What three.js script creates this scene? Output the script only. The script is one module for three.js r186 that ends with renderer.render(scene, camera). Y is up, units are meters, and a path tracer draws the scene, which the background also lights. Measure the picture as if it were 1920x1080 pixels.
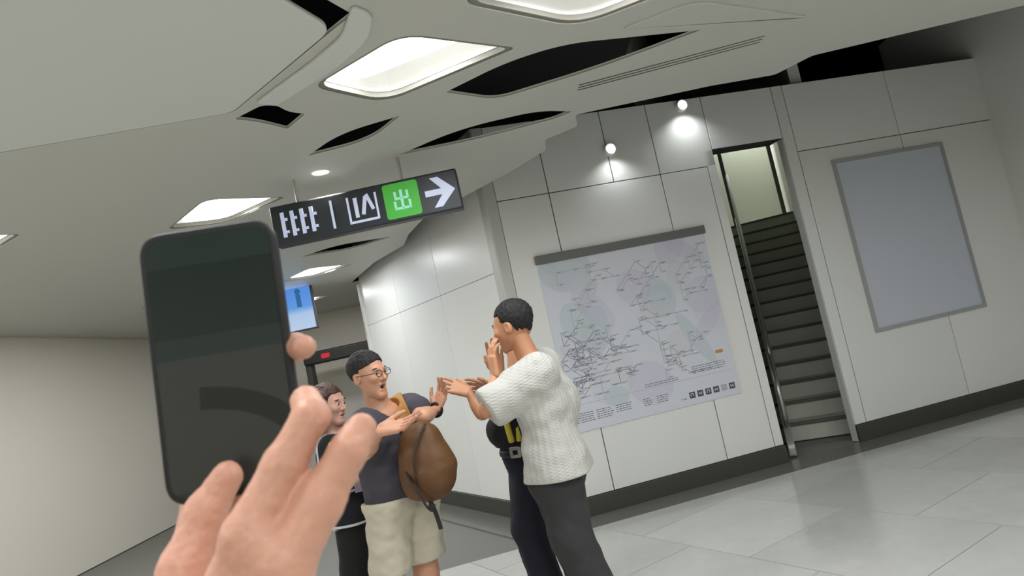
import * as THREE from 'three';
import { RoundedBoxGeometry } from 'three/addons/geometries/RoundedBoxGeometry.js';
import { mergeGeometries } from 'three/addons/utils/BufferGeometryUtils.js';
import { ImprovedNoise } from 'three/addons/math/ImprovedNoise.js';
import { RectAreaLightUniformsLib } from 'three/addons/lights/RectAreaLightUniformsLib.js';

// ------------------------------------------------------------ camera, light, exposure
const scene = new THREE.Scene();
scene.background = new THREE.Color(0x000000);
const camera = new THREE.PerspectiveCamera(45.84, 16 / 9, 0.02, 60);
camera.position.set(0, 1.5, 0);
camera.rotation.order = 'YXZ';
camera.rotation.set(THREE.MathUtils.degToRad(4.8), 0, THREE.MathUtils.degToRad(-12.1));
camera.focus = 3.3; camera.userData.fStop = 13;
scene.add(camera);
const renderer = new THREE.WebGLRenderer({ antialias: true });
renderer.toneMapping = THREE.LinearToneMapping;
renderer.toneMappingExposure = 1.07;
renderer.shadowMap.enabled = true;
RectAreaLightUniformsLib.init();
const LAMP_POWER = 38, GLOW = 1.5, TROUGH_POWER = 9;
const H = 2.75;                      // underside of the suspended ceiling

// ------------------------------------------------------------ helpers
let seed = 7;
const rnd = () => { seed = (seed * 1664525 + 1013904223) >>> 0; return seed / 4294967296; };
const used = new Map();
function numbered(n) { const k = used.get(n) ?? 0; used.set(n, k + 1); return k ? n + '_' + String(k).padStart(3, '0') : n; }
function mesh(name, geo, mat, parent) {
  const m = new THREE.Mesh(geo, mat);
  m.name = (!parent || parent === scene) ? numbered(name) : name;
  m.castShadow = m.receiveShadow = true; (parent || scene).add(m); return m;
}
function thing(name, label, category, pos = [0, 0, 0], ry = 0, group) {
  const g = new THREE.Group(); g.name = numbered(name); g.position.set(...pos); g.rotation.y = ry;
  tag(g, label, category, group); scene.add(g); return g;
}
function tag(o, label, category, group) { o.userData.label = label; if (category) o.userData.category = category; if (group) o.userData.group = group; return o; }
function struct(o, label) { o.userData.kind = 'structure'; if (label) o.userData.label = label; return o; }
const srgb = (r, g, b) => new THREE.Color().setRGB(r / 255, g / 255, b / 255, THREE.SRGBColorSpace);
const std = (c, rough = 0.6, extra = {}) => new THREE.MeshPhysicalMaterial({ color: Array.isArray(c) ? srgb(...c) : c, roughness: rough, ...extra });
const box = (w, h, d, x = 0, y = 0, z = 0) => new THREE.BoxGeometry(w, h, d).translate(x, y, z);
const rbox = (w, h, d, r, x = 0, y = 0, z = 0) => new RoundedBoxGeometry(w, h, d, 3, r).translate(x, y, z);
const merge = (l) => mergeGeometries(l.map((g) => { const q = g.index ? g.toNonIndexed() : g; for (const k of Object.keys(q.attributes)) if (!['position', 'normal', 'uv'].includes(k)) q.deleteAttribute(k); return q; }));
const tube = (pts, r, seg = 40, rs = 10) => new THREE.TubeGeometry(new THREE.CatmullRomCurve3(pts.map((p) => new THREE.Vector3(...p))), seg, r, rs);
const noiseGen = new ImprovedNoise();
const nz = (x, y, z) => noiseGen.noise(x, y, z);
// a closed path through pts ([x, y, radius?]) with rounded corners
function roundPath(pts, r, P = THREE.Shape) {
  const s = new P(), n = pts.length;
  for (let i = 0; i < n; i++) {
    const a = pts[(i + n - 1) % n], b = pts[i], c = pts[(i + 1) % n], rr = b[2] ?? r;
    const la = Math.hypot(a[0] - b[0], a[1] - b[1]), lc = Math.hypot(c[0] - b[0], c[1] - b[1]), q = Math.min(rr, la * 0.48, lc * 0.48);
    const p1 = [b[0] + (a[0] - b[0]) * q / la, b[1] + (a[1] - b[1]) * q / la], p2 = [b[0] + (c[0] - b[0]) * q / lc, b[1] + (c[1] - b[1]) * q / lc];
    i ? s.lineTo(...p1) : s.moveTo(...p1);
    s.quadraticCurveTo(b[0], b[1], ...p2);
  }
  s.closePath(); return s;
}
// a horizontal plate whose outline is in (x, z), from y0 up to y1
function plate(shape, y0, y1, bevel = 0, curve = 6) {
  const g = new THREE.ExtrudeGeometry(shape, { depth: y1 - y0 - 2 * bevel, bevelEnabled: bevel > 0, bevelSize: bevel, bevelThickness: bevel, bevelSegments: 3, bevelOffset: -bevel, curveSegments: curve });
  return g.rotateX(Math.PI / 2).translate(0, y1 - bevel, 0);
}
function clip(poly, n, c) {          // keep where n . p > c
  const out = [];
  for (let i = 0; i < poly.length; i++) {
    const a = poly[i], b = poly[(i + 1) % poly.length], da = n[0] * a[0] + n[1] * a[1] - c, db = n[0] * b[0] + n[1] * b[1] - c;
    if (da >= 0) out.push(a);
    if (da * db < 0) { const t = da / (da - db); out.push([a[0] + (b[0] - a[0]) * t, a[1] + (b[1] - a[1]) * t]); }
  }
  return out;
}
function noiseTexture(size, base, amp, freq, rep = [1, 1], colour = true) {
  const d = new Uint8Array(size * size * 4);
  for (let y = 0; y < size; y++) for (let x = 0; x < size; x++) {
    const u = x / size, v = y / size;
    const wrap = (f, o) => { const a = nz(u * f, v * f, o), b = nz((u - 1) * f, v * f, o), c = nz(u * f, (v - 1) * f, o), e = nz((u - 1) * f, (v - 1) * f, o); return (a * (1 - u) + b * u) * (1 - v) + (c * (1 - u) + e * u) * v; };
    const k = wrap(freq, 1.3) * 0.6 + wrap(freq * 4, 5.1) * 0.3 + wrap(freq * 11, 9.7) * 0.25;
    for (let c = 0; c < 3; c++) d[(y * size + x) * 4 + c] = Math.max(0, Math.min(255, base[c] + amp * k));
    d[(y * size + x) * 4 + 3] = 255;
  }
  const t = new THREE.DataTexture(d, size, size); t.wrapS = t.wrapT = THREE.RepeatWrapping; t.magFilter = THREE.LinearFilter; t.repeat.set(...rep);
  if (colour) t.colorSpace = THREE.SRGBColorSpace; t.needsUpdate = true; return t;
}
function canvasTexture(w, h, draw) {
  const c = document.createElement('canvas'); c.width = w; c.height = h; draw(c.getContext('2d'), w, h);
  const t = new THREE.CanvasTexture(c); t.colorSpace = THREE.SRGBColorSpace; t.anisotropy = 8; return t;
}

// ------------------------------------------------------------ materials
const M = {
  panel: std([238, 239, 234], 0.33), panelB: std([235, 237, 231], 0.36), panelC: std([240, 240, 235], 0.3),
  joint: std([52, 52, 48], 0.9), base: std([66, 67, 60], 0.35), trim: std([206, 208, 202], 0.3),
  ceil: std([190, 190, 181], 0.55), ceilPanel: std([206, 207, 201], 0.5), black: std([10, 10, 13], 0.95), rim: std([126, 123, 112], 0.5),
  white: std([232, 231, 226], 0.5), steel: std([168, 168, 162], 0.28, { metalness: 0.85 }), steelMatt: std([176, 174, 168], 0.42, { metalness: 0.35 }),
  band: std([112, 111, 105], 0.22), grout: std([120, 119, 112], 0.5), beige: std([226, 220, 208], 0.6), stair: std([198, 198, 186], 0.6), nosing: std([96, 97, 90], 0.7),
  stairSide: std([178, 182, 168], 0.5), glow: std([255, 250, 240], 0.8, { emissive: srgb(248, 251, 255), emissiveIntensity: GLOW }),
};
const tileMats = [0, 1, 2, 3].map((i) => std([255, 255, 255], 0.16, { map: noiseTexture(128, [190 + i * 4, 190 + i * 4, 184 + i * 4], 16, 3, [0.7, 0.7]) }));

// ------------------------------------------------------------ the setting
const CORNER = [-0.0725, -5.7], WALL_H = 3.39;
const nL = [-0.852, 0.523], uL = [0.523, 0.852];       // left wall: into the hall, and towards the corner
const nR = [0.2126, 0.977];
const A_R = Math.atan2(0.2126, 0.977), A_L = Math.atan2(-0.852, 0.523);

// floor: slab, tiles set parallel to the left wall, dark bands along both walls
const floor = struct(mesh('floor', box(13, 0.2, 19, 0, -0.1 - 0.012, -4.5), M.grout), 'pale polished stone floor of large tiles');
floor.geometry.translate(0, 0, 0);
{
  const BAND = 0.34;
  const edges = [BAND, 0.82]; for (let k = 1; k < 12; k++) edges.push(0.82 + k * 0.95);
  const cR = nR[0] * CORNER[0] + nR[1] * CORNER[1], cL = nL[0] * CORNER[0] + nL[1] * CORNER[1];
  for (let i = 0; i + 1 < edges.length + 8; i++) for (let j = -14; j < 10; j++) {
    // the rows left of the corner start at the left wall's band; rows with a negative index go on past the corner
    const o0 = i < 8 ? 0.82 - (8 - i) * 0.95 : edges[Math.min(i - 8 + 1, edges.length - 1)], o1 = i < 8 ? 0.82 - (7 - i) * 0.95 : edges[Math.min(i - 8 + 2, edges.length - 1)];
    if (o1 <= o0) continue;
    const g = 0.003, s0 = j * 0.95 + (i % 2) * 0.475 + g, s1 = s0 + 0.95 - 2 * g;
    const at = (s, o) => [CORNER[0] + uL[0] * s + nL[0] * o, CORNER[1] + uL[1] * s + nL[1] * o];
    let p = [at(s0, o0 + g), at(s1, o0 + g), at(s1, o1 - g), at(s0, o1 - g)];
    // inside the hall: in front of the right wall's band where it lies to the right, else in front of the left wall's
    const mid = [(p[0][0] + p[2][0]) / 2, (p[0][1] + p[2][1]) / 2];
    p = clip(p, nR, cR + BAND);
    if (o0 < BAND) { const q = clip(p, nL, cL + BAND); if (mid[0] < CORNER[0] - 0.3 || s1 < -0.4) p = q; }
    if (p.length < 3 || mid[0] < -4.9 || mid[0] > 5.2 || mid[1] > 2.2 || mid[1] < -13) continue;
    const sh = new THREE.Shape(p.map((v) => new THREE.Vector2(...v)));
    mesh('tile', plate(sh, -0.012, 0), tileMats[Math.floor(rnd() * 4)], floor);
  }
  for (const [n, u, len] of [[nR, [0.977, -0.2126], 5.2], [nL, [-0.523, -0.852], 3.6]]) {
    const p = (s, o) => new THREE.Vector2(CORNER[0] + u[0] * s + n[0] * o, CORNER[1] + u[1] * s + n[1] * o);
    const k = 0.34 * Math.tan(0.5 * (Math.PI - 1.38)) * -1;
    mesh('border_band', plate(new THREE.Shape([p(0, 0.0), p(len, 0.0), p(len, 0.335), p(-0.2, 0.335)]), -0.012, 0.0005 + (n === nL ? 0.0004 : 0)), M.band, floor);
  }
}

// right wall (local x along the wall, local z into the hall)
const wallR = struct(mesh('wall_right', merge([
  box(2.19, WALL_H, 0.2, 1.095, WALL_H / 2, -0.118), box(0.74, WALL_H - 2.88, 0.2, 2.56, (WALL_H + 2.88) / 2, -0.118), box(2.6, WALL_H, 0.08, 4.238, WALL_H / 2, -0.058)]), M.joint));
wallR.position.set(CORNER[0], 0, CORNER[1]); wallR.rotation.y = A_R;
const panelMat = () => [M.panel, M.panelB, M.panelC][Math.floor(rnd() * 3)];
function panels(wall, xs, ys, gap = 0.008) {
  for (let i = 0; i + 1 < xs.length; i++) for (let j = 0; j + 1 < ys.length; j++)
    mesh('wall_panel', rbox(xs[i + 1] - xs[i] - gap, ys[j + 1] - ys[j] - gap, 0.018, 0.003, (xs[i] + xs[i + 1]) / 2, (ys[j] + ys[j + 1]) / 2, -0.009), panelMat(), wall);
}
panels(wallR, [0.1, 0.57, 1.63, 2.1], [0.15, 2.73]);
panels(wallR, [2.1, 2.19], [0.15, 2.88]);
panels(wallR, [0.1, 0.57, 1.18, 1.63, 2.19], [2.73, WALL_H]);
panels(wallR, [2.19, 2.93], [2.88, WALL_H]);
panels(wallR, [2.93, 3.05], [0.15, WALL_H]);
for (const [x, d] of [[2.187, 0.2], [2.934, 0.08]]) mesh('jamb_lining', box(0.008, 2.88, d, x, 1.44, -0.018 - d / 2), M.trim, wallR);
panels(wallR, [3.05, 4.2, 5.4], [0.15, 2.73]);
panels(wallR, [3.05, 4.2, 5.4], [2.73, WALL_H]);
const baseR = struct(mesh('baseboard_right', merge([rbox(2.2, 0.15, 0.03, 0.004, 1.09, 0.075, 0.004), rbox(2.5, 0.15, 0.03, 0.004, 4.18, 0.075, 0.004)]), M.base), 'dark grey plinth under the white wall panels');
baseR.position.copy(wallR.position); baseR.rotation.y = A_R;

// left wall (local x from the far end, -3.5, to the corner, 0)
const wallL = struct(mesh('wall_left', box(3.5, WALL_H, 0.2, -1.75 - 0.0, WALL_H / 2, -0.118), M.joint));
wallL.position.set(CORNER[0], 0, CORNER[1]); wallL.rotation.y = A_L;
panels(wallL, [-3.5, -2.35, -1.22, -0.1], [0.15, 2.14, WALL_H], 0.004);
const baseL = struct(mesh('baseboard_left', rbox(3.5, 0.15, 0.03, 0.004, -1.75, 0.075, 0.004), M.base), 'dark grey plinth under the glossy white side wall');
baseL.position.copy(wallL.position); baseL.rotation.y = A_L;
// rounded corner strip where both walls meet, and the end strip of the left wall
{
  const p = (u, s) => [CORNER[0] + u[0] * s, CORNER[1] + u[1] * s];
  const a = p([-0.523, -0.852], 0.1), b = p([0.977, -0.2126], 0.1), back = [CORNER[0] + 0.02, CORNER[1] - 0.2];
  struct(mesh('trim_1', plate(roundPath([[...a, 0.001], [...CORNER, 0.02], [...b, 0.001], [...back, 0.01]], 0.01), 0.15, WALL_H), M.trim), 'pale corner strip where the two white walls meet');
  const e = struct(mesh('trim_2', rbox(0.08, 2.7, 0.24, 0.008, -3.54, 1.35, -0.1), M.white), 'white edge strip at the far end of the side wall');
  e.position.copy(wallL.position); e.rotation.y = A_L;
}

// stairwell behind the opening, turned a little to the right of the wall's normal
{
  const at = [2.27, 0, -6.63], turn = -0.336;
  const well = (name, geos, mat, label) => { const m = struct(mesh(name, geos.length > 1 ? merge(geos) : geos[0], mat), label); m.position.set(...at); m.rotation.y = turn; return m; };
  const N = 15, rise = 0.172, run = 0.26, z0 = -0.3, W = 1.4, X = 0.1;
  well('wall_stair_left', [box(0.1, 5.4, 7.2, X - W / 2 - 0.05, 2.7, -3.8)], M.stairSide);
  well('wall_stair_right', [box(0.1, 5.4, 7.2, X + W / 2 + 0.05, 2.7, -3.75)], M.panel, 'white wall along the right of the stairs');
  well('wall_stair_back', [box(W + 0.2, 5.4, 0.12, X, 2.7, -7.4)], M.white);
  well('ceiling_stair', [box(W + 0.2, 0.12, 3.6, X, 4.9, -5.7), box(W + 0.2, 0.12, 4.1, X, 0, 0).rotateX(0.45).translate(0, 4.05, -2.2)], M.ceilPanel);
  const stairs = well('staircase', [box(W, rise * N, 3.1, X, rise * N / 2, z0 - run * N - 1.55)], M.stair, 'dark grey staircase rising behind the white wall');
  for (let i = 0; i < N; i++) {
    const st = mesh('step', box(W, rise * (i + 1), run, X, rise * (i + 1) / 2, z0 - run * (i + 0.5)), M.stair, stairs);
    mesh('nosing', rbox(W, 0.03, 0.05, 0.006, X, rise * (i + 1) - 0.005, z0 - run * i + 0.004), M.nosing, st);
  }
  const up = rise / run, rx = 0.02;
  const hr = thing('stair_handrail', 'stainless handrail with a curved foot at the bottom of the stairs', 'handrail', at, turn);
  mesh('rail', tube([[rx, 0.32, 0.1], [rx, 0.28, 0.28], [rx, 0.6, 0.32], [rx, 0.86, 0.12], [rx, 0.98, -0.15], [rx, 0.98 + up * 1.6, -1.9], [rx, 0.98 + up * 3.6, -3.9]], 0.022, 90), M.steel, hr);
  for (const z of [0.04, -1.0, -2.0, -3.0]) mesh('post', new THREE.CylinderGeometry(0.016, 0.016, 0.95, 12).translate(rx, 0.45 + Math.max(0, -z - 0.2) * up, z), M.steel, hr);
  mesh('side_plate', new THREE.ExtrudeGeometry(roundPath([[0.05, 0.0, 0.02], [0.36, 0.0, 0.02], [0.36, 0.1, 0.05], [-3.6, 0.34 + up * 3.5, 0.02], [-3.6, up * 3.2, 0.02], [-0.3, 0.0, 0.02]].map(([z, y, r]) => [-z, y, r]), 0.02), { depth: 0.05, bevelEnabled: true, bevelSize: 0.006, bevelThickness: 0.006 }).rotateY(Math.PI / 2).translate(rx - 0.03, 0.008, 0), M.steelMatt, hr);
  const fr = well('door_1', [rbox(0.06, 2.1, 0.06, 0.01, X - 0.12, rise * N + 1.05, -4.5), rbox(0.06, 2.1, 0.06, 0.01, X - 0.62, rise * N + 1.05, -4.5), rbox(0.06, 2.1, 0.06, 0.01, X + 0.62, rise * N + 1.05, -4.5), rbox(1.3, 0.08, 0.06, 0.01, X, rise * N + 2.1, -4.5)], std([92, 92, 86], 0.5), 'dark framed glass screen at the top of the stairs');
  for (const [x, w] of [[-0.37, 0.44], [0.25, 0.68]]) mesh('pane', box(w, 2.04, 0.01, X + x, rise * N + 1.03, -4.5), new THREE.MeshPhysicalMaterial({ color: 0xeef4f0, transmission: 1, thickness: 0, roughness: 0.05 }), fr);
  const lamp = thing('ceiling_light', 'lit panel over the upper landing of the stairs', 'light', at, turn);
  mesh('diffuser', box(1.0, 0.03, 0.5, X, 4.82, -5.4), M.glow, lamp);
  mesh('frame', merge([box(1.06, 0.04, 0.03, X, 4.82, -5.13), box(1.06, 0.04, 0.03, X, 4.82, -5.67), box(0.03, 0.04, 0.5, X - 0.515, 4.82, -5.4), box(0.03, 0.04, 0.5, X + 0.515, 4.82, -5.4)]), M.rim, lamp);
  const cl = new THREE.RectAreaLight(srgb(250, 252, 250), 16, 1.0, 0.5);
  cl.position.set(X, 4.79, -5.4); cl.rotation.x = -Math.PI / 2; cl.castShadow = true; lamp.add(cl);
}

// the rest of the hall
struct(mesh('wall_back', box(12, 4.2, 0.2, 0, 2.1, 3.6), M.beige));
struct(mesh('wall_west', box(0.2, 4.2, 18, -5.6, 2.1, -5.4), M.beige), 'beige wall far on the left');
struct(mesh('wall_east', box(0.2, 4.2, 12, 5.2, 2.1, -2.3), M.panelB));
struct(mesh('wall_far', box(12, 4.2, 0.2, 0, 2.1, -11.9), M.beige), 'grey beige wall at the end of the corridor');
struct(mesh('ceiling_upper', box(12, 0.2, 19, 0, 5.6, -5), M.black));
struct(mesh('ceiling_void', merge([box(12, 0.1, 7.6, 0, 3.75, -0.2), box(7.5, 0.1, 10.5, -2.4, 3.75, -9.2)]), M.black), 'black void above the suspended ceiling');

// suspended ceiling with its openings
const L1 = [[-0.66, -2.79, 0.09], [-0.21, -2.49, 0.12], [0.245, -2.84, 0.05], [-0.41, -3.14, 0.14]];
const L2 = [[0.02, -2.36, 0.1], [0.5, -2.77, 0.14], [1.15, -2.52, 0.1], [0.62, -2.05, 0.1]];
const PANEL_A = [[-0.60, -1.9, 0.05], [-0.435, -2.35, 0.07], [-1.03, -2.87, 0.05], [-2.2, -2.75, 0.2], [-2.2, -1.5, 0.2], [-1.0, -1.3, 0.2]];
const HOLE_A = [[-0.53, -1.86, 0.05], [-0.34, -2.29, 0.02], [-0.455, -2.385, 0.04], [-1.03, -2.885, 0.05], [-2.22, -2.765, 0.2], [-2.26, -1.44, 0.2], [-1.0, -1.24, 0.2]];
const scaled = (pts, k, dx = 0, dz = 0) => { const cx = pts.reduce((s, p) => s + p[0], 0) / pts.length, cz = pts.reduce((s, p) => s + p[1], 0) / pts.length; return pts.map((p) => [cx + (p[0] - cx) * k + dx, cz + (p[1] - cz) * k + dz, (p[2] ?? 0.05) * k]); };
const SLOTS = [
  [[-0.12, -3.16, 0.02], [0.18, -2.965, 0.25], [0.45, -2.90, 0.25], [1.12, -3.07, 0.02], [0.66, -3.27, 0.25], [0.12, -3.40, 0.1]],
  [[-0.95, -3.64, 0.02], [-0.70, -3.40, 0.25], [-0.36, -3.33, 0.02], [-0.58, -3.60, 0.25]],
  [[-0.50, -3.96, 0.02], [-0.1, -3.72, 0.3], [0.35, -3.70, 0.3], [0.56, -3.84, 0.02], [0.45, -3.905, 0.02], [0.0, -3.98, 0.3]],
  [[-1.06, -2.95, 0.02], [-0.90, -2.865, 0.03], [-0.84, -2.90, 0.03], [-0.82, -3.0, 0.06], [-0.76, -3.06, 0.02], [-0.9, -3.2, 0.02], [-0.98, -3.04, 0.06]],
  [[-1.25, -5.0, 0.02], [-0.8, -4.85, 0.2], [-0.3, -4.95, 0.02], [-0.8, -5.1, 0.2]],
  [[-1.9, -6.4, 0.02], [-1.5, -6.2, 0.2], [-1.0, -6.35, 0.02], [-1.45, -6.55, 0.2]],
];
const FAR = [[-1.75, -4.3], [-2.6, -5.6], [-3.2, -3.9], [-2.1, -7.4], [-3.6, -7.2], [-3.0, -9.6], [-1.6, -9.7], [2.4, -1.9], [1.2, -0.9], [-0.7, -0.6], [-2.6, -0.9], [3.0, -0.3], [0.4, 0.9], [-1.6, 1.2], [3.4, -2.4], [2.2, 1.6], [-3.6, 1.0], [-4.2, -1.9], [0.6, 2.6], [-2.4, 2.8], [4.0, 2.6], [-4.4, -5.2]];
const L3 = [[-0.45, -0.2, 0.09], [0.05, 0.3, 0.12], [0.45, -0.02, 0.05], [-0.1, -0.36, 0.12]];
const shift = (pts, dx, dz) => pts.map((p) => [p[0] + dx, p[1] + dz, p[2]]);
const RAFT = [[5.08, -3.55], [1.94, -3.77], [1.80, -3.97], [1.39, -3.92], [0.58, -3.92], [0.61, -4.15], [0.41, -4.29], [0.42, -4.53], [0.22, -4.84], [-0.43, -5.63], [-0.62, -5.85], [-0.86, -6.44], [-1.0, -6.95], [-1.46, -7.62], [-2.05, -8.85], [0.6, -8.85], [0.6, -11.9], [-5.48, -11.9], [-5.48, 3.48], [5.08, 3.48]];
const raft = roundPath(RAFT.map((p) => [p[0], p[1], 0.03]), 0.03);
const allLights = [L1, L2, ...FAR.map(([x, z]) => shift(L3, x, z))];
for (const h of [HOLE_A, ...allLights, ...SLOTS]) raft.holes.push(roundPath(h, 0.05, THREE.Path));
const ceiling = struct(mesh('ceiling', plate(raft, H, H + 0.014, 0.004, 10), M.ceil), 'grey suspended ceiling with curved dark openings');
mesh('ceiling_panel', plate(roundPath(PANEL_A, 0.05), H - 0.006, H + 0.012, 0.006, 10), M.ceilPanel, ceiling);
mesh('ceiling_panel', plate(roundPath([[0.70, -2.86, 0.03], [1.0, -2.74, 0.1], [1.66, -3.17, 0.03], [1.2, -3.06, 0.3]], 0.03), H - 0.012, H + 0.02, 0.006, 10), M.ceil, ceiling);
mesh('ceiling_rim', plate(roundPath([[-0.33, -2.22, 0.03], [-0.375, -2.31, 0.05], [-0.42, -2.41, 0.08], [-0.57, -2.55, 0.1], [-0.90, -2.81, 0.02], [-0.84, -2.88, 0.03], [-0.50, -2.64, 0.1], [-0.33, -2.47, 0.1], [-0.275, -2.30, 0.06]], 0.04), H - 0.016, H + 0.002, 0.008, 8), M.ceilPanel, ceiling);
for (let k = 0; k < 3; k++) {         // linear air slots
  const g = plate(new THREE.Shape([[0.56, -3.44 - k * 0.035], [1.5, -3.31 - k * 0.035], [1.5, -3.316 - k * 0.035], [0.56, -3.449 - k * 0.035]].map((p) => new THREE.Vector2(...p))), H - 0.0015, H + 0.004);
  mesh('air_slot', g, M.joint, ceiling);
}
function ceilingLight(pts, label, group, bright) {
  const cx = pts.reduce((s, p) => s + p[0], 0) / pts.length, cz = pts.reduce((s, p) => s + p[1], 0) / pts.length;
  const loc = pts.map((p) => [p[0] - cx, p[1] - cz, p[2]]), t = thing('ceiling_light', label, 'light', [cx, 0, cz], 0, group);
  const ring = roundPath(scaled(loc, 0.995), 0.05); ring.holes.push(roundPath(scaled(loc, 0.93), 0.05, THREE.Path));
  mesh('frame', plate(ring, H + 0.004, H + 0.03, 0.004, 8), M.rim, t);
  const tray = roundPath(scaled(loc, 0.97), 0.05); tray.holes.push(roundPath(scaled(loc, 0.945), 0.05, THREE.Path));
  mesh('tray_side', plate(tray, H + 0.03, H + 0.16, 0, 8), M.white, t);
  mesh('tray_top', plate(roundPath(scaled(loc, 0.97), 0.05), H + 0.16, H + 0.18, 0, 8), M.white, t);
  const b = bright ? bright.map((p) => [p[0] - cx, p[1] - cz, p[2]]) : scaled(loc, 0.72);
  const y0 = bright ? H + 0.06 : H + 0.015;
  mesh('diffuser', plate(roundPath(b, 0.05), y0, H + 0.155, 0.006, 8), M.glow, t);
  const bx = b.reduce((s, p) => s + p[0], 0) / b.length, bz = b.reduce((s, p) => s + p[1], 0) / b.length;
  const l = new THREE.RectAreaLight(srgb(248, 251, 255), LAMP_POWER, 0.42, 0.32); l.position.set(bx, y0 - 0.005, bz); l.rotation.x = -Math.PI / 2; l.castShadow = true; t.add(l);
}
ceilingLight(L1, 'brightly lit rounded ceiling light above the hanging sign', null, [[-0.60, -2.77, 0.05], [-0.21, -2.515, 0.1], [0.13, -2.75, 0.03], [-0.46, -2.97, 0.06]]);
ceilingLight(L2, 'rounded ceiling light cut off by the top of the photo', null, [[0.28, -2.36, 0.1], [0.62, -2.48, 0.1], [1.0, -2.40, 0.1], [0.62, -2.12, 0.1]]);
const FAR_LABEL = ['lit ceiling light just left of the hanging sign, above the dark phone', null, 'lit ceiling light at the left edge of the picture', 'lit ceiling light seen below the hanging sign, before the corridor', null, null, 'farthest lit ceiling light, over the corridor behind the side wall'];
FAR.forEach(([x, z], i) => FAR_LABEL[i] ? ceilingLight(shift(L3, x, z), FAR_LABEL[i]) : ceilingLight(shift(L3, x, z), 'rounded ceiling light elsewhere in the hall ceiling', 'ceiling lights elsewhere in the hall'));
for (const [u, v, power, label] of [[1.975, 3.32, 0.7, 'brighter of two small round lights high on the white wall, nearer the stairs'], [1.20, 3.02, 0.45, 'dimmer of two small round lights high on the white wall, above the map']]) {
  const d = thing('wall_light', label, 'light', [CORNER[0] + 0.977 * u, v, CORNER[1] - 0.2126 * u], A_R);
  mesh('lamp_body', new THREE.CylinderGeometry(0.05, 0.055, 0.05, 24).rotateX(Math.PI / 2).translate(0, 0, 0.024), M.white, d);
  mesh('bulb', new THREE.SphereGeometry(0.044, 20, 12).scale(1, 1, 0.5).translate(0, 0, 0.05), M.glow, d);
  const s = new THREE.SpotLight(srgb(248, 251, 255), power, 0, 1.2, 0.8); s.position.set(0, -0.02, 0.12); s.target.position.set(0, -1, 0.2); s.castShadow = true; d.add(s, s.target);
}
{
  const d = thing('downlight', 'small round bright downlight in the ceiling left of the sign', 'light', [-0.97, H, -3.96]);
  mesh('ring', new THREE.TorusGeometry(0.055, 0.008, 8, 28).rotateX(Math.PI / 2), M.white, d);
  mesh('lens', new THREE.CylinderGeometry(0.048, 0.048, 0.012, 24), M.glow, d);
  const s = new THREE.SpotLight(srgb(255, 246, 235), 3, 0, 0.9, 0.6); s.position.set(0, -0.03, 0); s.target.position.set(0, -1, 0); s.castShadow = true; d.add(s, s.target);
}

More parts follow.
